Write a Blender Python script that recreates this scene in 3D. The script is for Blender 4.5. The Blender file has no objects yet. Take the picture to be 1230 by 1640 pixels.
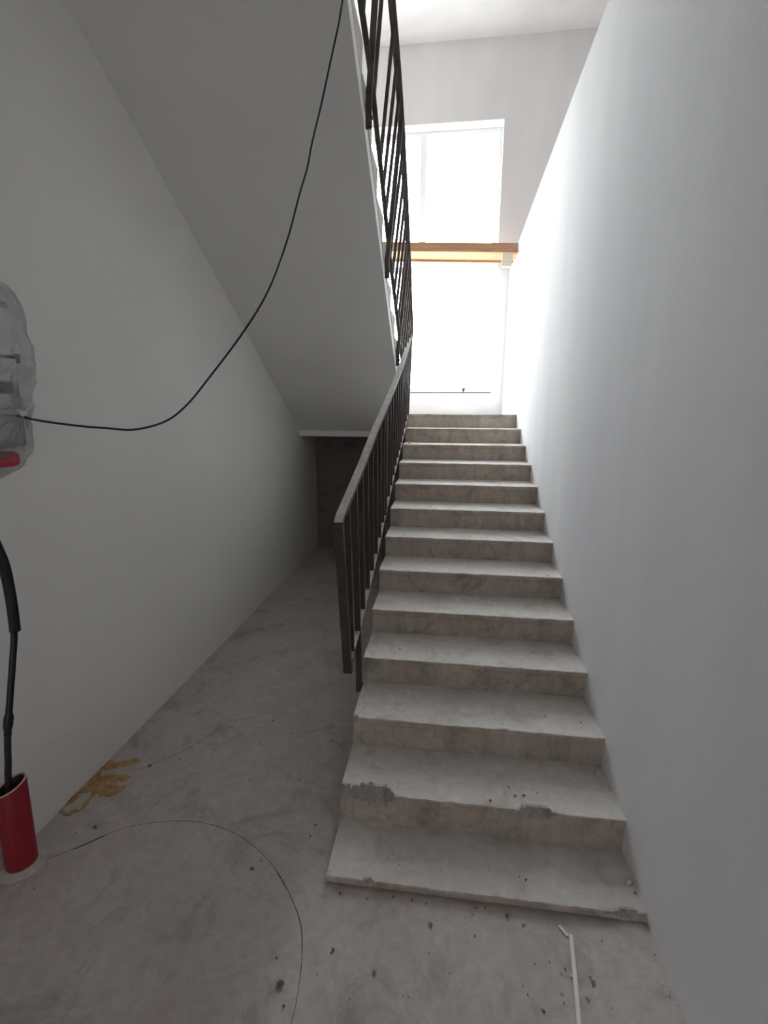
import bpy, bmesh, math, random
from mathutils import Vector, Matrix, noise

scene = bpy.context.scene
COL = scene.collection

# ------------------------------------------------------------------ camera, light, exposure
cam_data = bpy.data.cameras.new('camera')
cam = bpy.data.objects.new('camera', cam_data)
COL.objects.link(cam)
cam_data.sensor_fit = 'VERTICAL'
cam_data.sensor_height = 24.0
cam_data.lens = 24.0 * 755.0 / 1640.0
cam_data.clip_start = 0.02
_r = Vector((0.99214, 0.12497, 0.00602)); _u = Vector((-0.03088, 0.198, 0.97971)); _b = Vector((0.12124, -0.9722, 0.20031))
cam.matrix_world = Matrix(((_r.x, _u.x, _b.x, 0), (_r.y, _u.y, _b.y, 0), (_r.z, _u.z, _b.z, 1.788), (0, 0, 0, 1)))
scene.camera = cam

world = bpy.data.worlds.new('overcast_sky')
scene.world = world
world.use_nodes = True
bg = world.node_tree.nodes['Background']
bg.inputs['Color'].default_value = (0.96, 0.97, 1.0, 1)
# standard overcast sky: luminance rises evenly from the horizon to the zenith, (1 + 2 sin e) / 3
_wn = world.node_tree
_tc = _wn.nodes.new('ShaderNodeTexCoord'); _sep = _wn.nodes.new('ShaderNodeSeparateXYZ')
_wn.links.new(_tc.outputs['Generated'], _sep.inputs[0])
_mx = _wn.nodes.new('ShaderNodeMath'); _mx.operation = 'MAXIMUM'; _mx.inputs[1].default_value = 0.0
_wn.links.new(_sep.outputs['Z'], _mx.inputs[0])
_ma = _wn.nodes.new('ShaderNodeMath'); _ma.operation = 'MULTIPLY_ADD'
SKY = 30.0
_ma.inputs[1].default_value = SKY * 2 / 3; _ma.inputs[2].default_value = SKY / 3
_wn.links.new(_mx.outputs[0], _ma.inputs[0]); _wn.links.new(_ma.outputs[0], bg.inputs['Strength'])


def portal(name, loc, rot, sx, sy):
    l = bpy.data.lights.new(name, 'AREA')
    l.shape = 'RECTANGLE'; l.size = sx; l.size_y = sy
    l.cycles.is_portal = True
    o = bpy.data.objects.new(name, l); COL.objects.link(o)
    o.location = loc; o.rotation_euler = rot
    return o


portal('sky_portal_stair_window', (-0.465, 7.16, 3.77), (-math.pi / 2, 0, 0), 2.2, 3.35)
portal('sky_portal_entrance', (-0.575, -5.70, 1.025), (math.pi / 2, 0, 0), 0.45, 2.05)

vs = scene.view_settings
vs.view_transform = 'Standard'
vs.look = 'None'
vs.gamma = 1.0
vs.use_curve_mapping = False
vs.exposure = 0.20
scene.cycles.use_denoising = True
scene.cycles.max_bounces = 8
scene.cycles.diffuse_bounces = 6
scene.cycles.use_adaptive_sampling = True
scene.cycles.adaptive_threshold = 0.05
scene.cycles.transparent_max_bounces = 8
scene.cycles.caustics_reflective = False
scene.cycles.caustics_refractive = False

# ------------------------------------------------------------------ helpers
rnd = random.Random(7)


def tag(o, label=None, cat=None, group=None, kind=None):
    if label: o['label'] = label
    if cat: o['category'] = cat
    if group: o['group'] = group
    if kind: o['kind'] = kind
    return o


def empty(name, loc=(0, 0, 0)):
    o = bpy.data.objects.new(name, None)
    o.empty_display_size = 0.05
    COL.objects.link(o)
    o.location = loc
    return o


def link(name, me, parent=None):
    o = bpy.data.objects.new(name, me)
    COL.objects.link(o)
    if parent is not None:
        o.parent = parent
        if parent.parent is None:      # a part of a part needs no offset: its parent already sits at the origin
            o.matrix_parent_inverse = Matrix.Translation(-parent.location)
    return o


def mesh_obj(name, verts, faces, mats, parent=None, fm=None, smooth=False):
    me = bpy.data.meshes.new(name)
    me.from_pydata([tuple(v) for v in verts], [], faces)
    if not isinstance(mats, (list, tuple)): mats = [mats]
    for m in mats: me.materials.append(m)
    if fm:
        for p, i in zip(me.polygons, fm): p.material_index = i
    if smooth:
        for p in me.polygons: p.use_smooth = True
    me.update()
    bm = bmesh.new(); bm.from_mesh(me)
    bmesh.ops.recalc_face_normals(bm, faces=bm.faces)
    bm.to_mesh(me); bm.free()
    return link(name, me, parent)


class MB:
    def __init__(self): self.v = []; self.f = []

    def box(self, a, b):
        n = len(self.v)
        x0, y0, z0 = a; x1, y1, z1 = b
        self.v += [(x0, y0, z0), (x1, y0, z0), (x1, y1, z0), (x0, y1, z0), (x0, y0, z1), (x1, y0, z1), (x1, y1, z1), (x0, y1, z1)]
        self.f += [tuple(n + i for i in q) for q in ((0, 3, 2, 1), (4, 5, 6, 7), (0, 1, 5, 4), (1, 2, 6, 5), (2, 3, 7, 6), (3, 0, 4, 7))]
        return self

    def prism_x(self, prof, x0, x1):
        n = len(self.v); k = len(prof)
        self.v += [(x0, y, z) for y, z in prof] + [(x1, y, z) for y, z in prof]
        self.f.append(tuple(n + i for i in range(k)))
        self.f.append(tuple(n + k + i for i in reversed(range(k))))
        for i in range(k):
            j = (i + 1) % k
            self.f.append((n + i, n + j, n + k + j, n + k + i))
        return self

    def bar(self, pts, w, h, up=Vector((0, 0, 1)), side=None):
        """rectangular bar swept along a polyline; w across, h along the up side"""
        pts = [Vector(p) for p in pts]
        n = len(self.v); m = len(pts)
        for i, p in enumerate(pts):
            d = (pts[min(i + 1, m - 1)] - pts[max(i - 1, 0)]).normalized()
            s = side if side is not None else d.cross(up).normalized()
            s = (s - d * s.dot(d)).normalized()
            u = s.cross(d).normalized()
            k = 1.0
            if 0 < i < m - 1:
                a = (pts[i] - pts[i - 1]).normalized(); b = (pts[i + 1] - pts[i]).normalized()
                c = max(0.5, math.cos(a.angle(b) / 2)); k = 1 / c
            for sx, su in ((-1, -1), (1, -1), (1, 1), (-1, 1)):
                self.v.append(p + s * (sx * w / 2) + u * (su * h / 2 * k))
        for i in range(m - 1):
            a = n + 4 * i; b = a + 4
            for j in range(4):
                q = (j + 1) % 4
                self.f.append((a + j, a + q, b + q, b + j))
        self.f.append((n + 3, n + 2, n + 1, n)); e = n + 4 * (m - 1)
        self.f.append((e, e + 1, e + 2, e + 3))
        return self

    def tube(self, pts, r, seg=8, caps=True):
        pts = [Vector(p) for p in pts]
        n = len(self.v); m = len(pts)
        ref = Vector((0.3, 0.2, 0.9)).normalized()
        for i, p in enumerate(pts):
            d = (pts[min(i + 1, m - 1)] - pts[max(i - 1, 0)]).normalized()
            s = d.cross(ref)
            if s.length < 1e-3: s = d.cross(Vector((1, 0, 0)))
            s.normalize(); u = s.cross(d)
            rr = r[i] if isinstance(r, (list, tuple)) else r
            for k in range(seg):
                a = 2 * math.pi * k / seg
                self.v.append(p + s * math.cos(a) * rr + u * math.sin(a) * rr)
        for i in range(m - 1):
            for k in range(seg):
                q = (k + 1) % seg
                self.f.append((n + i * seg + k, n + i * seg + q, n + (i + 1) * seg + q, n + (i + 1) * seg + k))
        if caps:
            self.f.append(tuple(n + k for k in reversed(range(seg))))
            self.f.append(tuple(n + (m - 1) * seg + k for k in range(seg)))
        return self

    def build(self, name, mats, parent=None, smooth=False, bevel=0.0):
        o = mesh_obj(name, self.v, self.f, mats, parent, smooth=smooth)
        if bevel > 0:
            md = o.modifiers.new('bevel', 'BEVEL'); md.width = bevel; md.segments = 2; md.limit_method = 'ANGLE'
        return o


def spline(pts, sub=6):
    """Catmull-Rom through points"""
    pts = [Vector(p) for p in pts]; out = []
    for i in range(len(pts) - 1):
        p0 = pts[max(i - 1, 0)]; p1 = pts[i]; p2 = pts[i + 1]; p3 = pts[min(i + 2, len(pts) - 1)]
        for s in range(sub):
            t = s / sub
            out.append(0.5 * ((2 * p1) + (p2 - p0) * t + (2 * p0 - 5 * p1 + 4 * p2 - p3) * t * t + (3 * p1 - p0 - 3 * p2 + p3) * t ** 3))
    out.append(pts[-1])
    return out


# ------------------------------------------------------------------ materials
def mat(name):
    m = bpy.data.materials.new(name); m.use_nodes = True
    nt = m.node_tree
    b = nt.nodes['Principled BSDF']
    return m, nt, b


def ramp(nt, fac, stops):
    r = nt.nodes.new('ShaderNodeValToRGB')
    while len(r.color_ramp.elements) < len(stops): r.color_ramp.elements.new(0.5)
    for e, (p, c) in zip(r.color_ramp.elements, stops):
        e.position = p; e.color = (*c, 1) if len(c) == 3 else c
    nt.links.new(fac, r.inputs[0])
    return r.outputs[0]


def tex(nt, scale, detail=4, rough=0.55, stretch=None, dist=0.0):
    tc = nt.nodes.new('ShaderNodeNewGeometry')
    src = tc.outputs['Position']
    if stretch:
        mp = nt.nodes.new('ShaderNodeMapping'); mp.inputs['Scale'].default_value = stretch
        nt.links.new(src, mp.inputs[0]); src = mp.outputs[0]
    n = nt.nodes.new('ShaderNodeTexNoise')
    n.inputs['Scale'].default_value = scale; n.inputs['Detail'].default_value = detail
    n.inputs['Roughness'].default_value = rough; n.inputs['Distortion'].default_value = dist
    nt.links.new(src, n.inputs['Vector'])
    return n.outputs['Fac']


def mix(nt, fac, a, b, mode='MIX'):
    m = nt.nodes.new('ShaderNodeMix'); m.data_type = 'RGBA'; m.blend_type = mode
    if isinstance(fac, (int, float)): m.inputs[0].default_value = fac
    else: nt.links.new(fac, m.inputs[0])
    for k, c in ((6, a), (7, b)):
        if isinstance(c, tuple): m.inputs[k].default_value = (*c, 1)
        else: nt.links.new(c, m.inputs[k])
    return m.outputs[2]


def bump(nt, b, h, strength, dist=0.01):
    n = nt.nodes.new('ShaderNodeBump'); n.inputs['Strength'].default_value = strength; n.inputs['Distance'].default_value = dist
    nt.links.new(h, n.inputs['Height']); nt.links.new(n.outputs[0], b.inputs['Normal'])


def plaster(name, c1, c2, rough=0.85, stretch=None):
    m, nt, b = mat(name)
    f = tex(nt, 1.3, 3, 0.5, stretch)
    c = ramp(nt, f, [(0.35, c1), (0.65, c2)])
    fine = tex(nt, 60, 2, 0.6)
    c = mix(nt, ramp(nt, fine, [(0.3, (0.0,) * 3), (0.8, (0.06,) * 3)]), c, (0.45, 0.44, 0.43))
    nt.links.new(c, b.inputs['Base Color'])
    b.inputs['Roughness'].default_value = rough
    bump(nt, b, tex(nt, 14, 2, 0.6), 0.12, 0.01)
    return m


def concrete(name, base, alt, dark, pale, speck=0.5, sc=1.0, bmp=0.25, rough=0.9, streak=0.0):
    m, nt, b = mat(name)
    c = ramp(nt, tex(nt, 2.2 * sc, 5, 0.6), [(0.32, base), (0.68, alt)])
    c = mix(nt, ramp(nt, tex(nt, 6.0 * sc, 6, 0.7, dist=0.4), [(0.52, (0, 0, 0)), (0.75, (0.6,) * 3)]), c, pale)
    c = mix(nt, ramp(nt, tex(nt, 3.7 * sc, 6, 0.72, dist=0.8), [(0.52, (0, 0, 0)), (0.70, (0.8,) * 3)]), c, dark)
    if streak:
        c = mix(nt, ramp(nt, tex(nt, 9, 6, 0.7, (1, 0.3, 0.12)), [(0.5, (0, 0, 0)), (0.68, (streak,) * 3)]), c, dark)
    c = mix(nt, ramp(nt, tex(nt, 22, 6, 0.75), [(0.35, (0.35,) * 3), (0.6, (0, 0, 0))]), c, dark)
    # small dark pits and dirt specks
    c = mix(nt, ramp(nt, tex(nt, 75, 3, 0.55), [(0.66, (0, 0, 0)), (0.74, (speck,) * 3)]), c, dark)
    nt.links.new(c, b.inputs['Base Color'])
    b.inputs['Roughness'].default_value = rough
    bump(nt, b, tex(nt, 45, 4, 0.7), bmp, 0.012)
    return m


def simple(name, col, rough=0.5, metal=0.0, var=0.12, sc=30, bmp=0.08):
    m, nt, b = mat(name)
    a = tuple(max(0, c * (1 - var)) for c in col); d = tuple(min(1, c * (1 + var)) for c in col)
    nt.links.new(ramp(nt, tex(nt, sc, 4, 0.6), [(0.3, a), (0.7, d)]), b.inputs['Base Color'])
    b.inputs['Roughness'].default_value = rough; b.inputs['Metallic'].default_value = metal
    if bmp: bump(nt, b, tex(nt, sc * 3, 3, 0.6), bmp, 0.004)
    return m


M_WALL = plaster('white_plaster', (0.82, 0.805, 0.785), (0.85, 0.84, 0.825))
M_WALL_R = plaster('white_plaster_cool', (0.79, 0.78, 0.805), (0.86, 0.85, 0.865), stretch=(1.6, 1.6, 0.3))
M_CEIL = plaster('soffit_plaster', (0.79, 0.785, 0.77), (0.83, 0.825, 0.81))
M_FLOOR = concrete('floor_screed', (0.50, 0.44, 0.425), (0.57, 0.53, 0.49), (0.28, 0.245, 0.225), (0.63, 0.60, 0.57), 0.6, 1.0, 0.35)
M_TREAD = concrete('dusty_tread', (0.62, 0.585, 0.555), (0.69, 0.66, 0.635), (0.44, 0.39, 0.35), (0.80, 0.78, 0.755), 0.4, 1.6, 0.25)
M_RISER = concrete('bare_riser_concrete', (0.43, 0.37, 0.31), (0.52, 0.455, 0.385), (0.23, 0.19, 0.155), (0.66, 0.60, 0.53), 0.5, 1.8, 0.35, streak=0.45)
M_CHIP = concrete('broken_concrete', (0.36, 0.31, 0.27), (0.46, 0.41, 0.37), (0.22, 0.19, 0.165), (0.52, 0.48, 0.44), 0.5, 6.0, 0.9)
M_SIDE = concrete('rough_side_plaster', (0.62, 0.60, 0.54), (0.70, 0.69, 0.65), (0.34, 0.31, 0.26), (0.76, 0.75, 0.72), 0.4, 2.6, 0.5)
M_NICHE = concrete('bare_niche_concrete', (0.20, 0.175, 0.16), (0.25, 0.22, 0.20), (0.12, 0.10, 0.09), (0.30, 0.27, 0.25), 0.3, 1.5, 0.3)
M_LAND = concrete('landing_concrete', (0.40, 0.37, 0.34), (0.46, 0.43, 0.40), (0.25, 0.22, 0.20), (0.52, 0.49, 0.46), 0.4, 1.6, 0.25)
M_CRACK = simple('crack_dirt', (0.07, 0.06, 0.055), 0.95)
M_CRUMB = simple('concrete_crumb', (0.19, 0.165, 0.145), 0.95, var=0.5, sc=60, bmp=0.4)
M_CRUMB_PALE = simple('plaster_crumb', (0.55, 0.52, 0.47), 0.95, var=0.15, sc=60, bmp=0.4)
M_CABLE = simple('black_cable', (0.018, 0.014, 0.013), 0.5)
M_HOSE = simple('black_hose', (0.012, 0.012, 0.02), 0.35)
M_RED = simple('red_pipe_plastic', (0.27, 0.010, 0.020), 0.5, var=0.1, sc=9)
M_PIPE_IN = simple('pipe_inside', (0.08, 0.02, 0.02), 0.7)
M_PIPE_RIM = simple('pipe_cut_rim', (0.62, 0.42, 0.36), 0.6)
M_STICK = simple('white_plastic_strip', (0.78, 0.77, 0.75), 0.5, var=0.05)
M_FRAME = simple('white_window_plastic', (0.82, 0.83, 0.84), 0.35, var=0.02, bmp=0)
M_BOXW = simple('white_module_plastic', (0.70, 0.71, 0.69), 0.4, var=0.05)
M_BOXG = simple('grey_box_enamel', (0.36, 0.37, 0.36), 0.5, var=0.06)
M_BOXD = simple('dark_device_plastic', (0.05, 0.055, 0.05), 0.5)
M_BOXR = simple('red_device_plastic', (0.42, 0.03, 0.06), 0.5)
M_SCREW = simple('zinc_screw', (0.45, 0.45, 0.46), 0.4, 0.8)


def steel_paint():
    m, nt, b = mat('old_dark_rail_paint')
    c = ramp(nt, tex(nt, 9, 6, 0.7), [(0.35, (0.040, 0.028, 0.025)), (0.65, (0.075, 0.058, 0.052))])
    c = mix(nt, ramp(nt, tex(nt, 26, 6, 0.75), [(0.60, (0, 0, 0)), (0.72, (0.5,) * 3)]), c, (0.22, 0.20, 0.19))
    nt.links.new(c, b.inputs['Base Color']); b.inputs['Roughness'].default_value = 0.55
    bump(nt, b, tex(nt, 90, 4, 0.6), 0.15, 0.004)
    return m


M_RAIL = steel_paint()


def dusty_paint():
    m = steel_paint(); m.name = 'dusty_rail_paint'
    nt = m.node_tree; b = nt.nodes['Principled BSDF']
    base = b.inputs['Base Color'].links[0].from_socket
    dust = ramp(nt, tex(nt, 14, 6, 0.7), [(0.30, (0.40, 0.38, 0.365)), (0.62, (0.58, 0.56, 0.54))])
    dust = mix(nt, ramp(nt, tex(nt, 30, 6, 0.75), [(0.58, (0, 0, 0)), (0.70, (0.8,) * 3)]), dust, (0.09, 0.075, 0.07))
    g = nt.nodes.new('ShaderNodeNewGeometry'); sp = nt.nodes.new('ShaderNodeSeparateXYZ')
    nt.links.new(g.outputs['True Normal'], sp.inputs[0])
    f = ramp(nt, sp.outputs['Z'], [(0.35, (0, 0, 0)), (0.75, (1, 1, 1))])
    nt.links.new(mix(nt, f, base, dust), b.inputs['Base Color'])
    b.inputs['Roughness'].default_value = 0.75
    return m


M_DUSTY = dusty_paint()


def wood(name, c1, c2, c3):
    m, nt, b = mat(name)
    f = tex(nt, 9, 5, 0.6, (0.35, 6, 6), 0.6)
    c = ramp(nt, f, [(0.25, c1), (0.5, c2), (0.75, c3)])
    nt.links.new(c, b.inputs['Base Color']); b.inputs['Roughness'].default_value = 0.7
    bump(nt, b, tex(nt, 20, 4, 0.6, (0.4, 8, 8)), 0.12, 0.004)
    return m


M_WOOD = wood('pine_board', (0.50, 0.27, 0.13), (0.62, 0.37, 0.19), (0.70, 0.46, 0.27))
M_WOOD_D = wood('pine_edge_board', (0.36, 0.18, 0.095), (0.46, 0.25, 0.135), (0.54, 0.31, 0.18))
M_CLEAT = wood('pale_offcut', (0.66, 0.53, 0.42), (0.72, 0.60, 0.50), (0.76, 0.66, 0.56))


def foam_mat():
    m, nt, b = mat('dried_orange_foam')
    c = ramp(nt, tex(nt, 22, 5, 0.65), [(0.3, (0.26, 0.14, 0.055)), (0.5, (0.42, 0.26, 0.10)), (0.72, (0.48, 0.39, 0.27))])
    nt.links.new(c, b.inputs['Base Color']); b.inputs['Roughness'].default_value = 0.75
    bump(nt, b, tex(nt, 70, 5, 0.7), 0.4, 0.01)
    return m


M_FOAM = foam_mat()


def film_mat(name, transp, trans_col, diff_col, gloss=0.1, wrinkle=10, trans=0.6):
    m, nt, b = mat(name)
    nt.nodes.remove(b)
    out = nt.nodes['Material Output']
    t = nt.nodes.new('ShaderNodeBsdfTransparent'); t.inputs[0].default_value = (0.97, 0.98, 0.98, 1)
    tr = nt.nodes.new('ShaderNodeBsdfTranslucent'); tr.inputs[0].default_value = (*trans_col, 1)
    df = nt.nodes.new('ShaderNodeBsdfDiffuse'); df.inputs[0].default_value = (*diff_col, 1)
    gl = nt.nodes.new('ShaderNodeBsdfGlossy'); gl.inputs['Roughness'].default_value = 0.22
    bp = nt.nodes.new('ShaderNodeBump'); bp.inputs['Strength'].default_value = 0.6; bp.inputs['Distance'].default_value = 0.02
    nt.links.new(tex(nt, wrinkle, 5, 0.6, dist=1.2), bp.inputs['Height'])
    for s in (tr, df, gl): nt.links.new(bp.outputs[0], s.inputs['Normal'])

    def mx(f, a, c):
        n = nt.nodes.new('ShaderNodeMixShader')
        if isinstance(f, float): n.inputs[0].default_value = f
        else: nt.links.new(f, n.inputs[0])
        nt.links.new(a, n.inputs[1]); nt.links.new(c, n.inputs[2]); return n.outputs[0]
    body = mx(1 - trans, tr.outputs[0], df.outputs[0])
    body = mx(gloss, body, gl.outputs[0])
    dv = min(0.12, (1 - transp) * 0.6)
    fac = ramp(nt, tex(nt, wrinkle * 0.8, 5, 0.65, dist=1.0), [(0.3, (max(0, 1 - transp - dv),) * 3), (0.7, (min(1, 1 - transp + dv),) * 3)])
    nt.links.new(mx(fac, t.outputs[0], body), out.inputs[0])
    return m


M_FILM = film_mat('milky_window_film', 0.955, (0.92, 0.93, 0.93), (0.85, 0.86, 0.86), 0.04, 3.0, 0.5)
M_BAG = film_mat('clear_bag_plastic', 0.64, (0.50, 0.50, 0.485), (0.40, 0.40, 0.39), 0.26, 11.0, 0.3)


def glass_mat():
    m, nt, b = mat('window_glass')
    nt.nodes.remove(b)
    t = nt.nodes.new('ShaderNodeBsdfTransparent'); t.inputs[0].default_value = (0.93, 0.96, 0.96, 1)
    g = nt.nodes.new('ShaderNodeBsdfGlossy'); g.inputs['Roughness'].default_value = 0.02
    mx = nt.nodes.new('ShaderNodeMixShader'); mx.inputs[0].default_value = 0.06
    nt.links.new(t.outputs[0], mx.inputs[1]); nt.links.new(g.outputs[0], mx.inputs[2])
    nt.links.new(mx.outputs[0], nt.nodes['Material Output'].inputs[0])
    return m


M_GLASS = glass_mat()

# ------------------------------------------------------------------ the setting
XL, XR = -0.403, 0.782          # lower flight, left edge and wall side
XW = -1.70                      # left wall
XU = -0.462                     # right edge of the upper flight
YB = 6.87                       # window wall
YREAR = -5.5
ZC = 6.30                       # top ceiling
XH = 2.40                       # far wall of the upper hall
STEP_Y = [1.47, 1.73, 2.035, 2.355, 2.675, 2.995, 3.315, 3.645, 3.985, 4.335, 4.69, 5.04, 5.385]
STEP_Z = [0.035 + 0.1478 * k for k in range(13)]
ZL = STEP_Z[12]                 # landing level
UF = 3.93                       # upper floor level


def structure(mb, name, m, **k):
    return tag(mb.build(name, m, **k), kind='structure')


structure(MB().box((-60, 7.3, -0.7), (60, 120, -0.5)).box((-60, -120, -0.7), (60, -5.85, -0.22)), 'ground_outside', simple('outside_ground', (0.30, 0.29, 0.27), 0.9))
floor = structure(MB().box((XW - 0.2, YREAR - 0.3, -0.2), (XR + 0.25, 6.45, 0.0)), 'floor', M_FLOOR)
structure(MB().box((XW - 0.25, YREAR - 0.3, -0.2), (XW, YB + 0.35, ZC)), 'wall_left', M_WALL)
# right wall: its top edge is the rim of the upper hall floor, dipping towards the window
structure(MB().prism_x([(YREAR - 0.3, -0.2), (YB + 0.02, -0.2), (YB + 0.02, 3.64), (6.1, 3.745), (5.3, 3.797), (4.19, 3.858), (3.06, 3.917), (YREAR - 0.3, 3.93)], XR, XR + 0.3),
          'wall_right', M_WALL_R)
structure(MB().prism_x([(YREAR, 3.55), (YB + 0.02, 3.35), (YB + 0.02, 3.63), (6.1, 3.735), (3.06, 3.905), (YREAR, 3.92)], XR + 0.3, XH), 'floor_upper_hall', M_FLOOR)
W0, W1, WZ0, WZ1 = -1.55, 0.625, 2.116, 5.420
wb = MB().box((XW, YB, -0.2), (W0, YB + 0.35, ZC)).box((W1, YB, -0.2), (XH + 0.2, YB + 0.35, ZC))
wb.box((W0, YB, -0.2), (W1, YB + 0.35, WZ0)).box((W0, YB, WZ1), (W1, YB + 0.35, ZC))
structure(wb, 'wall_back', M_WALL_R)
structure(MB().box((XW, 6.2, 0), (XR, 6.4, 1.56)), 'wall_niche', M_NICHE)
# rear wall with the entrance opening that lets daylight in behind the camera
E0, E1, EZ = -0.80, -0.35, 2.05
wr = MB().box((XW, YREAR - 0.25, 0), (E0, YREAR, ZC)).box((E1, YREAR - 0.25, 0), (XH, YREAR, ZC)).box((E0, YREAR - 0.25, EZ), (E1, YREAR, ZC))
structure(wr, 'wall_rear', M_WALL)
wh = MB().box((XH, YREAR, 3.3), (XH + 0.25, YB + 0.3, ZC))
structure(wh, 'wall_upper_hall', M_WALL)
structure(MB().box((XW, YREAR - 0.25, ZC), (XH + 0.25, YB + 0.35, ZC + 0.2)), 'ceiling', M_WALL_R)
structure(MB().box((XW, YREAR, 3.725), (XR, 2.02, UF)), 'ceiling_lower_hall', M_CEIL)
structure(MB().box((XW, 5.503, 1.547), (XR, YB + 0.05, ZL - 0.002)), 'landing_slab', M_LAND)

structure(MB().box((XW, 5.490, 1.545), (XU, 5.5028, 1.612)), 'trim_1', M_WALL)   # plastered edge beam of the landing

# ------------------------------------------------------------------ window with its film
win = tag(empty('window_1', (-0.46, YB + 0.2, WZ0)), kind='structure')
FY = YB + 0.17
fw = 0.07
fr = MB().box((W0, FY, WZ0), (W0 + fw, FY + 0.07, WZ1)).box((W1 - fw, FY, WZ0), (W1, FY + 0.07, WZ1))
fr.box((W0 + fw, FY, WZ0), (W1 - fw, FY + 0.07, WZ0 + fw)).box((W0 + fw, FY, WZ1 - fw), (W1 - fw, FY + 0.07, WZ1))
fr.build('window_frame', M_FRAME, win, bevel=0.006)
MB().box((-0.420, FY - 0.005, WZ0 + fw), (-0.335, FY + 0.075, WZ1 - fw)).build('mullion', M_FRAME, win, bevel=0.006)
TZ = 3.765
for xa, xb in ((W0 + fw, -0.42), (-0.335, W1 - fw)):
    MB().box((xa, FY + 0.002, TZ - 0.04), (xb, FY + 0.068, TZ + 0.04)).build('transom', M_FRAME, win, bevel=0.006)
    for za, zb in ((WZ0 + fw, TZ - 0.04), (TZ + 0.04, WZ1 - fw)):
        MB().box((xa, FY + 0.03, za), (xb, FY + 0.038, zb)).build('pane', M_GLASS, win)
MB().box((W0 - 0.0, YB + 0.0, WZ0 - 0.012), (W1, FY, WZ0 + 0.004)).build('window_sill', M_FRAME, win)

# milky film stretched inside the reveal, slack and creased at the sides
nx, nz = 60, 90
fx0, fx1, fz0, fz1 = W0 + 0.02, W1 - 0.02, WZ0 + 0.006, WZ1 - 0.03
vv, ff = [], []
for j in range(nz + 1):
    for i in range(nx + 1):
        s, t = i / nx, j / nz
        x = fx0 + (fx1 - fx0) * s; z = fz0 + (fz1 - fz0) * t
        edge = max(0.0, 1 - min(s, 1 - s) * 7)
        bulge = 0.03 * math.sin(math.pi * s) * math.sin(math.pi * t)
        fold = edge * 0.014 * math.sin(x * 70 + 3 * noise.noise(Vector((x * 3, 0, z * 1.1))))
        wr_ = 0.010 * noise.noise(Vector((x * 2.2, 1.7, z * 1.6)))
        xe = x - (0.02 * noise.noise(Vector((0, 3.3, z * 2.5))) if s > 0.9 else 0)
        vv.append((xe, FY - 0.055 - bulge - fold - wr_, z))
for j in range(nz):
    for i in range(nx):
        a = j * (nx + 1) + i
        ff.append((a, a + 1, a + nx + 2, a + nx + 1))
film = mesh_obj('window_film', vv, ff, M_FILM, smooth=True)
tag(film, 'milky creased plastic film stretched over the bright stair window', 'plastic film')

bo = empty('sill_bolt', (0.25, YB + 0.05, WZ0 + 0.004)); tag(bo, 'small dark bolt standing on the window sill', 'bolt')
MB().tube([(0.25, YB + 0.05, WZ0 + 0.004), (0.25, YB + 0.05, WZ0 + 0.035)], 0.013, 8).build('shank', M_CABLE, bo)
MB().tube([(0.25, YB + 0.05, WZ0 + 0.030), (0.25, YB + 0.05, WZ0 + 0.055)], 0.024, 6).build('head', M_CABLE, bo)

# ------------------------------------------------------------------ lower flight
low = empty('stair_flight', (0.19, 1.47, 0)); tag(low, 'lower concrete stair flight with dusty worn steps rising to the window landing', 'staircase')


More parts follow.
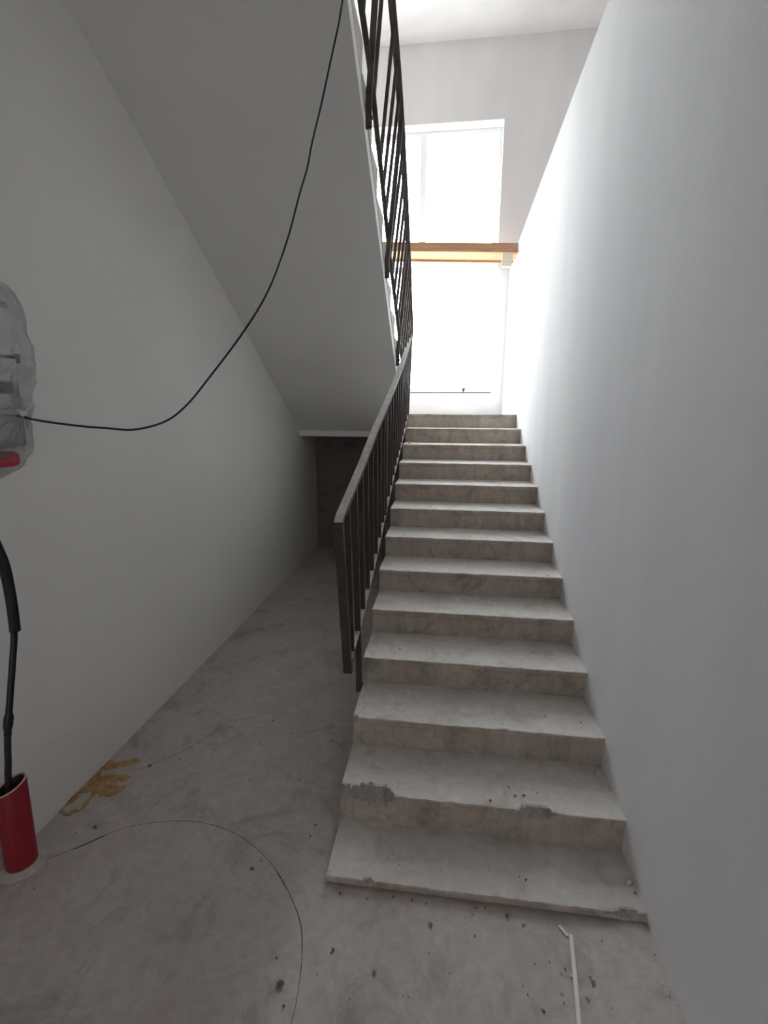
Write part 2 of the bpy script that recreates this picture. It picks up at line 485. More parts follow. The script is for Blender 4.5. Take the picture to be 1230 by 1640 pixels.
def make_step(k):
    yk, zk = STEP_Y[k], STEP_Z[k]
    zb = STEP_Z[k - 1] - 0.02 if k else -0.02
    yb = (STEP_Y[k + 1] + 0.03) if k < 12 else 5.53
    chips = []
    if k == 1:
        chips = [(-0.43, -0.130, 0.075, 0.085), (0.33, 0.540, 0.040, 0.055)]
    elif k == 0:
        chips = [(-0.27, -0.21, 0.03, 0.03), (0.58, 0.90, 0.03, 0.03)]
    elif k == 2:
        chips = [(-0.42, -0.37, 0.03, 0.05), (0.26, 0.36, 0.02, 0.02)]
    else:
        for _ in range(rnd.randint(1, 3)):
            c = rnd.uniform(XL + 0.05, XR - 0.1); w = rnd.uniform(0.02, 0.06)
            chips.append((c - w, c + w, rnd.uniform(0.006, 0.014), rnd.uniform(0.008, 0.018)))
    r = 0.010
    prof = [(yb, zk)]
    for d in (0.24, 0.16, 0.11, 0.085, 0.07, 0.055, 0.042, 0.030, 0.020):
        if yk + d < yb: prof.append((yk + d, zk))
    for a in (90, 65, 40, 15):
        prof.append((yk + r - r * math.cos(math.radians(a)), zk - r + r * math.sin(math.radians(a))))
    ntop = len(prof) - 3
    for d in (0.016, 0.025, 0.035, 0.048, 0.065, 0.085, 0.11):
        if zk - d > zb + 0.01: prof.append((yk + 0.002 + (0.010 if d > 0.03 else 0.0), zk - d))
    prof.append((yk + 0.012, zb)); prof.append((yb, zb))
    n = 200 if k < 4 else 70
    V, F, FM, moved = [], [], [], []
    m = len(prof)
    for i in range(n + 1):
        x = XL + (XR - XL) * i / n
        for (y, z) in prof:
            yy, zz = y, z
            if y < yb - 1e-4 and z > zb + 1e-4:
                e = noise.noise(Vector((x * 22, k * 9.1, z * 20)))
                near = max(0, 1 - (abs(y - yk) + abs(z - zk)) / 0.05)
                yy += near * (0.0035 * e + 0.0025 * noise.noise(Vector((x * 5, k * 3.3, 4))))
                zz += near * 0.003 * noise.noise(Vector((x * 17, k * 5.7, 8)))
                for (a, b, d, h) in chips:
                    if a < x < b:
                        t = (x - a) / (b - a)
                        w = min(1.0, 3.2 * min(t if a > XL else 1, 1 - t if b < XR else 1))
                        w = w * w * (3 - 2 * w)
                        w *= 0.85 + 0.45 * noise.noise(Vector((x * 19, 2.2 + k, 1.0))) + 0.22 * noise.noise(Vector((x * 60, k, 3.0)))
                        dd, hh = d * w, h * w
                        if dd < 1e-4 or hh < 1e-4: continue
                        s = (yy - yk) / dd + (zk - zz) / hh
                        if s < 1:
                            yy += (1 - s) * dd / 2; zz -= (1 - s) * hh / 2
                            g = noise.noise(Vector((x * 55, yy * 55, zz * 55)))
                            yy += g * d * 0.14; zz += g * h * 0.06
            V.append((x, yy, min(zz, zk + 0.002)))
            moved.append(abs(yy - y) + abs(zz - z) > 0.006)
    for i in range(n):
        xm = XL + (XR - XL) * (i + 0.5) / n
        for j in range(m):
            q = (j + 1) % m
            F.append((i * m + j, i * m + q, (i + 1) * m + q, (i + 1) * m + j))
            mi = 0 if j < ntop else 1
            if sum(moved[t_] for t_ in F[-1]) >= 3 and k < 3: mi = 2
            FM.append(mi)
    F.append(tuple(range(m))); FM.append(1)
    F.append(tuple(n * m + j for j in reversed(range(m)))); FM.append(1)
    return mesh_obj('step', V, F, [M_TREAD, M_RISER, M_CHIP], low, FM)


for k in range(13): make_step(k)
ya, za, yb_, zb_ = STEP_Y[1], STEP_Z[0] - 0.03, 5.50, STEP_Z[11] - 0.0
sl = (zb_ - za) / (yb_ - ya)
MB().prism_x([(1.50, 0.0), (1.62, 0.0), (ya, za), (yb_, zb_), (yb_, zb_ - 0.19), (ya + 0.45, 0.0)], XL + 0.004, XR - 0.001).build('stair_slab', M_SIDE, low)

# ------------------------------------------------------------------ upper flight
upf = empty('stair_flight', (-1.08, 5.5, ZL)); tag(upf, 'upper concrete stair flight seen from its smooth grey underside', 'staircase')
G, RS = 0.27, 0.1634
soff = lambda y: 1.605 + 0.605 * (5.503 - y)
topl = lambda y: ZL - 0.005 + 0.605 * (5.40 - y)
MB().prism_x([(5.503, soff(5.503)), (5.503, topl(5.503)), (2.0, topl(2.0)), (2.0, soff(2.0))], XW, XU).build('stair_slab', M_CEIL, upf)
for j in range(13):
    y0 = 5.40 - G * j; zt = ZL + RS * (j + 1); zb2 = topl(y0) - 0.02 if j else ZL
    pr = []
    for (dy, dz) in ((0, -0.055), (0.012, -0.040), (0.018, -0.022), (0.012, -0.006), (-0.004, 0.0)):
        pr.append((y0 + dy, zt + dz))
    prof = [(y0 - 0.012, zb2)] + pr + [(y0 - G - 0.02, zt), (y0 - G - 0.02, topl(y0 - G) - 0.02)]
    st = MB().prism_x(prof, XW, XU + 0.006 + 0.004 * math.sin(j * 2.3)).build('step', M_SIDE, upf)

# ------------------------------------------------------------------ railings
def lerp_poly(pts, y):
    for a, b in zip(pts[:-1], pts[1:]):
        lo, hi = (a, b) if a[1] < b[1] else (b, a)
        if lo[1] <= y <= hi[1]:
            t = (y - lo[1]) / (hi[1] - lo[1])
            return Vector(lo) * (1 - t) + Vector(hi) * t
    p = pts[0] if abs(pts[0][1] - y) < abs(pts[-1][1] - y) else pts[-1]
    return Vector(p)


SIDE_X = Vector((1, 0, 0))


def railing(label, hand, bottom, ys, post_ys, foot_z, foot_x, ends, base, bw):
    t = empty('stair_railing', base); tag(t, label, 'railing')
    MB().bar(hand, 0.042, 0.026, side=SIDE_X).build('handrail', M_DUSTY, t, bevel=0.003)
    MB().bar(bottom, 0.028, 0.016, side=SIDE_X).build('bottom_rail', M_DUSTY, t, bevel=0.002)
    for y in ys:
        a = lerp_poly(bottom, y); b = lerp_poly(hand, y)
        MB().bar([a, b], bw, 0.013, side=SIDE_X).build('baluster', M_RAIL, t)
    for y in post_ys:
        a = lerp_poly(bottom, y); b = lerp_poly(hand, y); fz = foot_z(y)
        f = Vector((foot_x, y, fz))
        po = MB().bar([f, Vector((foot_x, y, min(a.z, fz + 0.12))), b], 0.032, 0.016, side=SIDE_X).build('post', M_RAIL, t, bevel=0.002)
        MB().tube([(foot_x + 0.012, y, fz + 0.05), (foot_x + 0.022, y, fz + 0.05)], 0.009, 6).build('bolt', M_RAIL, po)
    for e in ends:
        MB().bar(e, 0.042, 0.026, side=SIDE_X).build('end_post', M_RAIL, t, bevel=0.003)
    return t


low_hand = [(-0.449, 1.985, 1.285), (-0.4495, 1.990, 1.318), (-0.449, 2.030, 1.345), (-0.447, 2.165, 1.390), (-0.439, 2.55, 1.528), (-0.430, 2.98, 1.700), (-0.423, 3.32, 1.820),
            (-0.413, 3.88, 2.015), (-0.400, 4.54, 2.275), (-0.386, 5.244, 2.602), (-0.383, 5.30, 2.640)]
low_bot = [(-0.429, 2.075, 0.600), (-0.428, 2.362, 0.655), (-0.426, 2.677, 0.770), (-0.424, 3.041, 0.905), (-0.423, 3.356, 1.040), (-0.421, 3.691, 1.176),
           (-0.419, 4.041, 1.315), (-0.417, 4.442, 1.455), (-0.415, 4.825, 1.595), (-0.412, 5.29, 1.790)]
LOW_YS = [2.16] + [2.49 + 0.165 * i for i in range(17)]
LOW_POST = [2.325, 3.40, 4.47]
LOW_YS = [y for y in LOW_YS if all(abs(y - p) > 0.06 for p in LOW_POST) and y < 5.26]
railing('dark steel railing of the lower flight with a grey dusty handrail', low_hand, low_bot, LOW_YS, LOW_POST,
        lambda y: (y - 1.73) * sl + 0.035 - 0.06 if y > 2.4 else 0.29, XL - 0.020,
        [[(-0.4495, 1.985, 1.318), (-0.430, 2.066, 0.556)], [(-0.384, 5.29, 2.63), (-0.412, 5.295, 1.775)]], (-0.42, 2.06, 0.3), 0.026)

up_hand = [(-0.383, 5.315, 2.655), (-0.377, 5.284, 2.676), (-0.357, 4.448, 3.198), (-0.351, 3.988, 3.487), (-0.349, 3.63, 3.713), (-0.351, 3.395, 3.861), (-0.356, 3.242, 3.958),
           (-0.362, 3.105, 4.044), (-0.378, 2.60, 4.362), (-0.395, 2.05, 4.71)]
up_bot = [(-0.424, 5.25, 1.995), (-0.427, 4.491, 2.470), (-0.430, 4.216, 2.644), (-0.433, 3.976, 2.795), (-0.438, 3.690, 2.975), (-0.434, 3.306, 3.217), (-0.435, 3.082, 3.358),
          (-0.433, 2.90, 3.473), (-0.437, 2.75, 3.567), (-0.446, 2.60, 3.662), (-0.452, 2.05, 4.01)]
UP_POST = [2.77, 3.60, 4.45]
UP_YS = [5.18 - 0.142 * i for i in range(23)]
UP_YS = [y for y in UP_YS if all(abs(y - p) > 0.05 for p in UP_POST) and y > 2.06 and abs(y - 3.05) > 0.03]
railing('dark steel railing of the upper flight standing against the bright window', up_hand, up_bot, UP_YS, UP_POST,
        lambda y: soff(y) - 0.01, XU + 0.024,
        [[(-0.378, 5.285, 2.665), (-0.424, 5.262, 1.98)]], (-0.44, 5.25, 1.85), 0.021)

# ------------------------------------------------------------------ scaffold plank
pk = empty('scaffold_plank', (0.775, 6.05, 3.70)); tag(pk, 'raw pine scaffold plank laid across the stairwell before the window', 'plank')
PE = 0.775
MB().box((XW + 0.03, 6.05, 3.672), (PE, 6.085, 3.770)).build('edge_board', M_WOOD_D, pk, bevel=0.003)
MB().box((XW + 0.03, 6.087, 3.680), (PE, 6.235, 3.725)).build('board', M_WOOD, pk, bevel=0.003)
MB().box((XW + 0.03, 6.239, 3.682), (PE, 6.385, 3.727)).build('board', M_WOOD, pk, bevel=0.003)
MB().box((XW + 0.03, 6.387, 3.660), (PE, 6.42, 3.727)).build('back_board', M_WOOD_D, pk, bevel=0.003)
cle = MB().prism_x([(6.035, 3.668), (6.13, 3.668), (6.13, 3.525), (6.045, 3.522)], 0.610, 0.725).build('cleat', M_CLEAT, pk, bevel=0.004)
for sx, sz in ((0.69, 3.70), (0.725, 3.735)):
    MB().tube([(sx, 6.044, sz), (sx, 6.052, sz)], 0.009, 8).build('screw', M_SCREW, pk)
pk.rotation_euler = (0, 0.042, 0)          # the far end sits a little higher
pk.location.z += -0.035

# ------------------------------------------------------------------ electrical box wrapped in a plastic bag
bx = empty('electrical_box', (XW, 1.45, 1.60)); tag(bx, 'grey electrical panel with white modules inside a clear bag on the left wall', 'electrical box')
MB().box((XW, 1.22, 1.66), (XW + 0.04, 1.72, 2.20)).build('back_plate', M_BOXG, bx, bevel=0.008)
MB().box((XW + 0.04, 1.30, 2.00), (XW + 0.085, 1.675, 2.17)).build('cover', M_BOXW, bx, bevel=0.006)
for (ya_, yb2, z0_, z1_) in ((1.32, 1.44, 1.86, 1.97), (1.46, 1.675, 1.905, 1.990), (1.44, 1.635, 1.79, 1.86)):
    MB().box((XW + 0.04, ya_, z0_), (XW + 0.085, yb2, z1_)).build('module', M_BOXW, bx, bevel=0.005)
MB().box((XW + 0.04, 1.38, 1.864), (XW + 0.075, 1.66, 1.900)).build('breaker', M_BOXD, bx, bevel=0.004)
MB().box((XW + 0.04, 1.678, 1.975), (XW + 0.078, 1.70, 2.01)).build('breaker', M_BOXD, bx, bevel=0.003)
MB().box((XW + 0.01, 1.40, 1.590), (XW + 0.085, 1.635, 1.645)).build('red_device', M_BOXR, bx, bevel=0.015)

KN = Vector((0, 1.600, 1.785))
outl = [(1.50, 1.535), (1.61, 1.540), (1.680, 1.560), (1.715, 1.585), (1.745, 1.620), (1.750, 1.700), (1.775, 1.79), (1.80, 1.88), (1.825, 1.98), (1.835, 2.05), (1.815, 2.15), (1.79, 2.235),
        (1.745, 2.275), (1.62, 2.295), (1.50, 2.30), (1.36, 2.29), (1.24, 2.26), (1.17, 2.05), (1.16, 1.85), (1.18, 1.68), (1.25, 1.59), (1.38, 1.54)]
vv, ff = [], []
ringN = 200
oc = []
for i in range(ringN):
    t = i / ringN * len(outl); a = int(t) % len(outl); b = (a + 1) % len(outl); q = t - int(t)
    oc.append((outl[a][0] * (1 - q) + outl[b][0] * q, outl[a][1] * (1 - q) + outl[b][1] * q))
cy_, cz_ = 1.45, 1.90
levels = 40
for L_ in range(levels + 1):
    s = 1 - L_ / (levels + 0.5)
    for i, (y, z) in enumerate(oc):
        yy = cy_ + (y - cy_) * s; zz = cz_ + (z - cz_) * s
        x = 0.125 * (1 - s ** 4) ** 0.7
        d = Vector((0, yy - KN.y, zz - KN.z)); rr = d.length
        ang = math.atan2(d.z, d.y)
        pleat = 0.012 * math.exp(-rr / 0.16) * math.sin(ang * 13 + 2 * noise.noise(Vector((ang * 2, 0, 1)))) * min(1, rr / 0.03)
        pull = 0.020 * math.exp(-(rr / 0.05) ** 2)
        w = 0.026 * noise.noise(Vector((yy * 8, zz * 5, 2.0))) - 0.030 * abs(noise.noise(Vector((yy * 11 + zz * 6, zz * 8 - yy * 4, 5.0)))) - 0.014 * abs(noise.noise(Vector((yy * 26 - zz * 14, zz * 22, 9.0)))) + 0.010
        x = max(0.003, x + (pleat + w) * min(1, x / 0.06) + pull)
        jit = 0.016 * noise.noise(Vector((y * 12, z * 12, 3))) * s
        vv.append((XW + x, yy + jit, zz + jit))
for L_ in range(levels):
    for i in range(ringN):
        q = (i + 1) % ringN
        ff.append((L_ * ringN + i, L_ * ringN + q, (L_ + 1) * ringN + q, (L_ + 1) * ringN + i))
ff.append(tuple(levels * ringN + i for i in range(ringN)))
bag = mesh_obj('plastic_bag', vv, ff, M_BAG, smooth=True)
tag(bag, 'crumpled clear plastic bag wrapped over the electrical panel', 'plastic bag')

# thin cable from the bag up to the edge of the upper flight
cpts = [(-1.615, 1.560, 1.800), (-1.58, 1.585, 1.788), (-1.517, 1.628, 1.763), (-1.413, 1.700, 1.742), (-1.330, 1.757, 1.732), (-1.254, 1.809, 1.726), (-1.157, 1.876, 1.759), (-1.083, 1.927, 1.829),
        (-1.005, 1.981, 1.942), (-0.878, 2.069, 2.140), (-0.782, 2.135, 2.322), (-0.707, 2.187, 2.536), (-0.655, 2.222, 2.732), (-0.625, 2.243, 2.837), (-0.604, 2.258, 2.943),
        (-0.566, 2.284, 3.102), (-0.528, 2.310, 3.276), (-0.498, 2.330, 3.411), (-0.483, 2.341, 3.500), (-0.462, 2.35, 3.60), (-0.448, 2.36, 3.72)]
cab = empty('hanging_cable', cpts[1]); tag(cab, 'thin black cable sagging from the bagged panel to the upper stairs', 'cable')
MB().tube(spline(cpts, 6), 0.0042, 8).build('wire', M_CABLE, cab, smooth=True)
MB().tube(spline([(-1.625, 1.552, 1.772), (-1.60, 1.570, 1.792), (-1.565, 1.594, 1.793), (-1.545, 1.607, 1.783)], 4), [0.012] * 4 + [0.013] * 5 + [0.011] * 4, 10).build('sleeve', M_STICK, cab, smooth=True)

# ------------------------------------------------------------------ red pipe with a black hose
PX, PY, PR, PH = -1.637, 1.388, 0.054, 0.375
pp = empty('red_pipe', (PX, PY, 0)); tag(pp, 'red plastic conduit pipe standing out of the floor by the left wall', 'pipe')
vv, ff, fm = [], [], []
seg = 40
rings = [(PR, 0.0), (PR, 0.05), (PR, PH - 0.004), (PR - 0.002, PH), (PR - 0.006, PH), (PR - 0.007, PH - 0.004), (PR - 0.007, 0.02)]
for (r_, z_) in rings:
    for k in range(seg):
        a = 2 * math.pi * k / seg
        tilt = (0.020 * math.cos(a - 0.6)) if z_ > 0.1 else 0
        vv.append((PX + r_ * math.cos(a) + z_ * 0.02, PY + r_ * math.sin(a), z_ + tilt))
for i in range(len(rings) - 1):
    for k in range(seg):
        q = (k + 1) % seg
        ff.append((i * seg + k, i * seg + q, (i + 1) * seg + q, (i + 1) * seg + k))
        fm.append(0 if i < 2 else (1 if i < 5 else 2))
ff.append(tuple((len(rings) - 1) * seg + k for k in range(seg))); fm.append(2)
mesh_obj('pipe_wall', vv, ff, [M_RED, M_PIPE_RIM, M_PIPE_IN], pp, fm, smooth=True)
vv, ff = [], []
for i, (r_, z_) in enumerate(((PR - 0.002, 0.02), (PR + 0.012, 0.014), (PR + 0.028, 0.001))):
    for k in range(32):
        a = 2 * math.pi * k / 32
        rr = r_ + (0.006 * noise.noise(Vector((math.cos(a) * 3, math.sin(a) * 3, i))) if i else 0)
        vv.append((max(PX + rr * math.cos(a), XW + 0.001), PY + rr * math.sin(a), z_))
for i in range(2):
    for k in range(32):
        q = (k + 1) % 32; ff.append((i * 32 + k, i * 32 + q, (i + 1) * 32 + q, (i + 1) * 32 + k))
mesh_obj('mortar_collar', vv, ff, M_FLOOR, pp, smooth=True)

hs = empty('black_hose', (PX, PY, 0.1)); tag(hs, 'black corrugated cable hose dropping into the red pipe', 'hose')
hp = [(-1.62, 1.30, 1.62), (-1.61, 1.37, 1.51), (-1.60, 1.430, 1.403), (-1.60, 1.461, 1.303), (-1.60, 1.477, 1.225), (-1.60, 1.482, 1.101), (-1.60, 1.478, 0.976), (-1.603, 1.455, 0.86),
      (-1.608, 1.425, 0.721), (-1.613, 1.397, 0.583), (-1.618, 1.387, 0.484), (-1.622, 1.378, 0.40), (-1.63, 1.38, 0.25), (-1.637, 1.388, 0.10)]
MB().tube(spline(hp, 5), 0.0115, 12).build('inner_hose', M_HOSE, hs, smooth=True)
MB().tube([p + Vector((0.003, 0.002, 0)) for p in spline(hp[:7], 5)], 0.0185, 12).build('outer_sleeve', M_HOSE, hs, smooth=True)
MB().tube(spline([(-1.609, 1.418, 0.69), (-1.610, 1.411, 0.655), (-1.6125, 1.404, 0.62), (-1.613, 1.397, 0.583)], 3), [0.012] * 3 + [0.0165] * 4 + [0.013] * 3, 10).build('tape_wrap', M_HOSE, hs, smooth=True)

# ------------------------------------------------------------------ floor details
def ribbon(name, pts, widths, z, m, parent, th=0.0008):
    pts = [Vector((p[0], p[1], 0)) for p in pts]; V, F = [], []
    k = len(pts)
    for i, p in enumerate(pts):
        d = (pts[min(i + 1, k - 1)] - pts[max(i - 1, 0)]).normalized(); s = Vector((-d.y, d.x, 0))
        w = widths[i] / 2
        V += [p + s * w + Vector((0, 0, z)), p - s * w + Vector((0, 0, z)), p + s * w + Vector((0, 0, z + th)), p - s * w + Vector((0, 0, z + th))]
    for i in range(k - 1):
        a = 4 * i; b = a + 4
        F += [(a + 2, a + 3, b + 3, b + 2), (a, b, b + 1, a + 1), (a, a + 2, b + 2, b), (a + 1, b + 1, b + 3, a + 3)]
    return mesh_obj(name, V, F, m, parent)


circ = [(-1.663, 1.314), (-1.582, 1.401), (-1.466, 1.496), (-1.345, 1.600), (-1.198, 1.654), (-1.06, 1.673), (-0.937, 1.662), (-0.803, 1.620), (-0.66, 1.536), (-0.544, 1.428), (-0.462, 1.323),
        (-0.427, 1.236), (-0.408, 1.147), (-0.400, 1.043), (-0.42, 0.93), (-0.47, 0.82)]
cs = spline([(x, y, 0) for x, y in circ], 14)
wid = []
for i, p in enumerate(cs):
    w = 0.0016 + 0.0022 * max(0, noise.noise(Vector((p.x * 6, p.y * 6, 1)))) + 0.0006 * noise.noise(Vector((p.x * 40, p.y * 40, 5)))
    if p.x < -1.47: w *= 0.5
    if -1.49 < p.x < -1.40: w = 0.0055
    if -0.6 < p.x < -0.41 and p.y > 1.24: w += 0.0010
    if -1.39 < p.x < -1.1: w *= 0.7
    wid.append(max(0.0009, w))
ribbon('curved_crack', cs, wid, 0.0, M_CRACK, floor)
cr2 = spline([(-1.50, 1.93, 0), (-1.42, 2.02, 0), (-1.33, 2.12, 0), (-1.26, 2.26, 0), (-1.22, 2.36, 0), (-1.08, 2.42, 0)], 8)
ribbon('hairline_crack', cr2, [0.0016 + 0.0014 * noise.noise(Vector((p.x * 14, p.y * 14, 2))) for p in cr2], 0.0, M_CRACK, floor)

# dried expanding foam smeared along the wall foot
fo = empty('foam_smear', (-1.62, 1.80, 0)); tag(fo, 'dried orange foam smear stuck on the floor along the left wall', 'foam')


def blob(name, pts, r, parent, flat=0.45, lump=0.5):
    sp = spline([(x, y, 0) for x, y in pts], 8); V, F = [], []; sg = 8
    for i, p in enumerate(sp):
        d = (sp[min(i + 1, len(sp) - 1)] - sp[max(i - 1, 0)]).normalized(); s = Vector((-d.y, d.x, 0))
        tp = min(1, 4 * min(i, len(sp) - 1 - i) / len(sp) + 0.15)
        rr = r * tp * (1 + lump * noise.noise(Vector((p.x * 30, p.y * 30, r * 99))))
        for k in range(sg):
            a = math.pi * k / (sg - 1)
            x_ = p + s * rr * math.cos(a)
            V.append((max(x_.x, XW + 0.001), x_.y, 0.0006 + flat * rr * math.sin(a) * (1 + 0.5 * noise.noise(Vector((x_.x * 60, x_.y * 60, 0))))))
    for i in range(len(sp) - 1):
        for k in range(sg - 1):
            F.append((i * sg + k, i * sg + k + 1, (i + 1) * sg + k + 1, (i + 1) * sg + k))
        F.append((i * sg + sg - 1, i * sg, (i + 1) * sg, (i + 1) * sg + sg - 1))
    return mesh_obj(name, V, F, M_FOAM, parent, smooth=True)


def seg_d(p, a, b):
    ap = p - a; ab = b - a; t = max(0, min(1, ap.dot(ab) / ab.dot(ab))); return (p - a - ab * t).length


V2 = lambda x, y: Vector((x, y, 0))
crust = [(V2(-1.695, 1.70), V2(-1.685, 1.96), 0.020, 1.0), (V2(-1.67, 1.80), V2(-1.54, 1.79), 0.045, 0.75), (V2(-1.66, 1.85), V2(-1.53, 1.87), 0.030, 0.7),
         (V2(-1.67, 1.93), V2(-1.56, 1.985), 0.028, 0.9), (V2(-1.55, 1.79), V2(-1.505, 1.80), 0.030, 0.6),
         (V2(-1.693, 1.645), V2(-1.64, 1.638), 0.010, 0.9), (V2(-1.64, 1.638), V2(-1.607, 1.67), 0.010, 0.9), (V2(-1.607, 1.67), V2(-1.612, 1.765), 0.011, 0.9)]
gn = 3; CX0, CY0, CS = -1.699, 1.615, 0.0036
nxg, nyg = 62, 108
hgt = {}
for i in range(nxg + 1):
    for j in range(nyg + 1):
        p = V2(CX0 + i * CS, CY0 + j * CS)
        q = p + 0.012 * Vector((noise.noise(Vector((p.x * 45, p.y * 45, 1))), noise.noise(Vector((p.x * 45, p.y * 45, 7))), 0))
        v = max(k_ * (1 - (seg_d(q, a_, b_) / r_) ** 2) for a_, b_, r_, k_ in crust)
        v += 0.55 * noise.noise(Vector((p.x * 60, p.y * 95, 3))) + 0.25 * noise.noise(Vector((p.x * 150, p.y * 190, 5)))
        hgt[i, j] = v
V, F, idx = [], [], {}
for i in range(nxg):
    for j in range(nyg):
        cs_ = [(i, j), (i + 1, j), (i + 1, j + 1), (i, j + 1)]
        if sum(hgt[c] for c in cs_) / 4 > 0.22:
            f_ = []
            for c in cs_:
                if c not in idx:
                    idx[c] = len(V); V.append((CX0 + c[0] * CS, CY0 + c[1] * CS, 0.0006 + max(0, hgt[c] - 0.22) * 0.006))
                f_.append(idx[c])
            F.append(tuple(f_))
mesh_obj('foam_crust', V, F, M_FOAM, fo, smooth=True)
blob('foam_ridge', [(-1.695, 1.65), (-1.693, 1.74), (-1.690, 1.83), (-1.688, 1.91), (-1.684, 1.97)], 0.007, fo, 0.5, 0.8)

# white plastic strip
stp = empty('plastic_strip', (0.475, 1.28, 0)); tag(stp, 'narrow white plastic strip lying on the floor before the stairs', 'plastic strip')
MB().prism_x([(0, 0)] * 0 or [(0, 0), (0.006, 0), (0.006, 0.003), (0.004, 0.003), (0.004, 0.0015), (0.002, 0.0015), (0.002, 0.003), (0, 0.003)], 0, 0.001)
sA, sB = Vector((0.4965, 1.400, 0.0035)), Vector((0.435, 1.02, 0.0035))
MB().bar([sA, (sA + sB) / 2 + Vector((0.002, 0, 0)), sB], 0.0125, 0.004).build('strip_web', M_STICK, stp)
sd = (sB - sA).normalized().cross(Vector((0, 0, 1)))
for e in (-1, 1):
    MB().bar([sA + sd * e * 0.0055 + Vector((0, 0, 0.0025)), (sA + sB) / 2 + sd * e * 0.0055 + Vector((0.002, 0, 0.0025)), sB + sd * e * 0.0055 + Vector((0, 0, 0.0025))], 0.0022, 0.003).build('strip_lip', M_STICK, stp)
sp2 = MB().bar([(0.462, 1.425, 0.004), (0.474, 1.408, 0.0045), (0.484, 1.394, 0.004)], 0.008, 0.004).build('plastic_splinter', M_STICK)
tag(sp2, 'short white splinter on the floor just beyond the end of the strip', 'splinter')

# ------------------------------------------------------------------ crumbs
def crumb_mesh(name, m, seed):
    r = random.Random(seed)
    bm = bmesh.new()
    bmesh.ops.create_icosphere(bm, subdivisions=1, radius=1.0)
    for v in bm.verts:
        v.co *= r.uniform(0.62, 1.12); v.co.z *= 0.6
    mn = min(v.co.z for v in bm.verts)
    for v in bm.verts: v.co.z -= mn
    me = bpy.data.meshes.new(name); bm.to_mesh(me); bm.free(); me.materials.append(m)
    return me


CRD = [crumb_mesh('concrete_crumb', M_CRUMB, s) for s in range(5)]
CRP = [crumb_mesh('plaster_crumb', M_CRUMB_PALE, s + 20) for s in range(3)]


def crumb(x, y, z, size, label, group=None, pale=False, name=None, sc=(1, 1, 1)):
    me = rnd.choice(CRP if pale else CRD)
    o = bpy.data.objects.new(name or ('plaster_crumb' if pale else 'concrete_crumb'), me); COL.objects.link(o)
    o.location = (x, y, z + 0.0004); o.rotation_euler = (0, 0, rnd.uniform(0, 6.28)); o.scale = (size * sc[0] * rnd.uniform(0.8, 1.5), size * sc[1], size * sc[2])
    tag(o, label, 'crumb', group)


FRONT = [(-0.234, 1.432), (-0.065, 1.447), (-0.011, 1.443), (0.171, 1.451), (0.206, 1.455), (0.158, 1.426), (0.287, 1.421), (0.282, 1.436), (0.337, 1.417), (0.007, 1.37), (-0.322, 1.246), (-0.326, 1.235), (0.004, 1.278), (-0.074, 1.146), (-0.055, 1.147), (-0.356, 1.169), (0.355, 1.29), (0.435, 1.277), (0.451, 1.288), (0.466, 1.271), (0.527, 1.277), (0.531, 1.26), (0.425, 1.221), (0.501, 1.219), (0.316, 1.2), (0.424, 1.193), (0.306, 1.222), (0.6, 1.395), (0.765, 1.372), (0.766, 1.266), (0.76, 1.255), (0.404, 1.302), (-0.136, 1.452), (-0.171, 1.195), (-0.238, 1.118), (0.072, 1.227), (0.161, 1.352), (0.357, 1.164), (0.569, 1.199), (-0.338, 1.438)]
LEFT = [(-0.709, 1.488), (-0.688, 1.527), (-0.463, 1.126), (-0.503, 1.197), (-0.435, 1.073), (-1.504, 1.302), (-1.458, 1.96), (-1.471, 1.582), (-0.537, 2.265), (-0.568, 2.277), (-0.515, 2.243), (-0.959, 2.402), (-0.815, 2.313), (-1.334, 2.031), (-1.319, 2.125), (-0.521, 1.666), (-0.514, 1.725), (-0.955, 4.193), (-1.538, 1.548), (-0.662, 1.971), (-0.909, 1.938)]
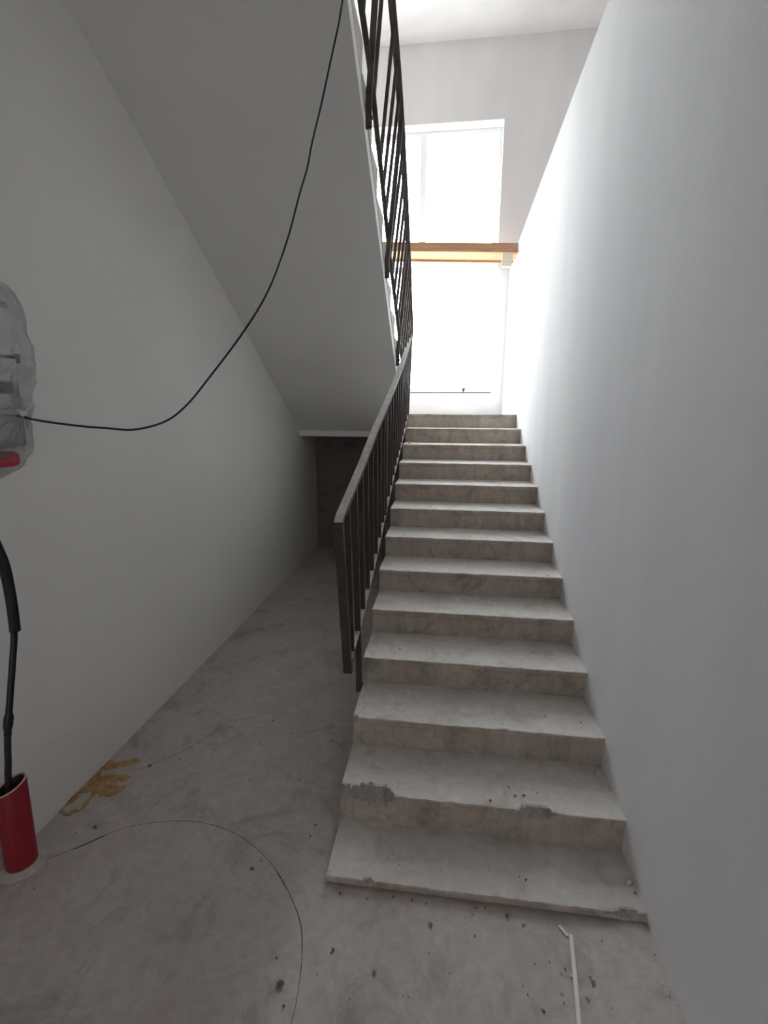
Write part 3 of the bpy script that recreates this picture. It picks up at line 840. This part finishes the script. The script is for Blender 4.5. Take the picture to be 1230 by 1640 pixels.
TREAD = [(2, 0.314, 1.811), (2, 0.353, 1.806), (2, 0.388, 1.814), (2, 0.449, 1.833), (2, 0.243, 1.764), (2, 0.332, 1.849), (2, 0.132, 1.964), (1, 0.038, 1.55), (1, 0.229, 1.581), (1, 0.344, 1.565), (1, 0.366, 1.555), (1, 0.765, 1.554), (1, -0.123, 1.556), (1, 0.556, 1.507), (3, -0.361, 2.12), (3, 0.483, 2.138), (3, 0.541, 2.175), (3, 0.282, 2.166), (3, 0.324, 2.083), (3, -0.159, 2.264), (3, 0.702, 2.143), (4, 0.512, 2.563), (4, 0.531, 2.536), (4, 0.512, 2.505), (4, -0.214, 2.478), (4, 0.069, 2.48), (5, 0.346, 2.912), (5, -0.348, 2.723), (5, -0.011, 2.841), (6, 0.701, 3.03), (6, 0.065, 3.071), (7, -0.267, 3.381), (7, 0.334, 3.397), (7, 0.431, 3.466), (8, -0.087, 3.745), (8, 0.591, 3.70), (9, 0.415, 4.189), (9, 0.484, 4.085)]
for i, (x, y) in enumerate(FRONT):
    if i in (8, 17, 19, 22, 23): crumb(x, y, 0, 0.006, 'small pale plaster crumb on the floor in front of the lowest step', 'pale crumbs in front of the stairs', True)
    else: crumb(x, y, 0, rnd.choice((0.0025, 0.003, 0.004, 0.005, 0.0075)), 'small dark concrete crumb on the floor in front of the lowest step', 'dark crumbs in front of the stairs')
for i, (x, y) in enumerate(LEFT):
    crumb(x, y, 0, 0.011 if i in (0, 2, 6, 7) else rnd.uniform(0.004, 0.007), 'small dark concrete crumb on the floor left of the stairs', 'dark crumbs left of the stairs')
ORD = ['', 'first', 'second', 'third', 'fourth', 'fifth', 'sixth', 'seventh', 'eighth', 'ninth']
for k, x, y in TREAD:
    crumb(x, y, STEP_Z[k - 1], rnd.choice((0.0025, 0.0035, 0.005, 0.007)), 'small dark concrete crumb on the %s tread from the floor' % ORD[k], 'dark crumbs on the %s tread' % ORD[k])
crumb(0.755, 1.592, STEP_Z[0], 0.014, 'largest pale plaster lump, on the lowest tread against the right wall', None, True)
crumb(0.74, 1.995, STEP_Z[1], 0.013, 'flat pale plaster chip in the right corner of the second tread', None, True, sc=(1.3, 1, 0.6))
crumb(-0.350, 4.82, STEP_Z[10], 0.022, 'pale plaster lump at the railing end of a high tread', None, True, sc=(1.5, 1, 0.6))
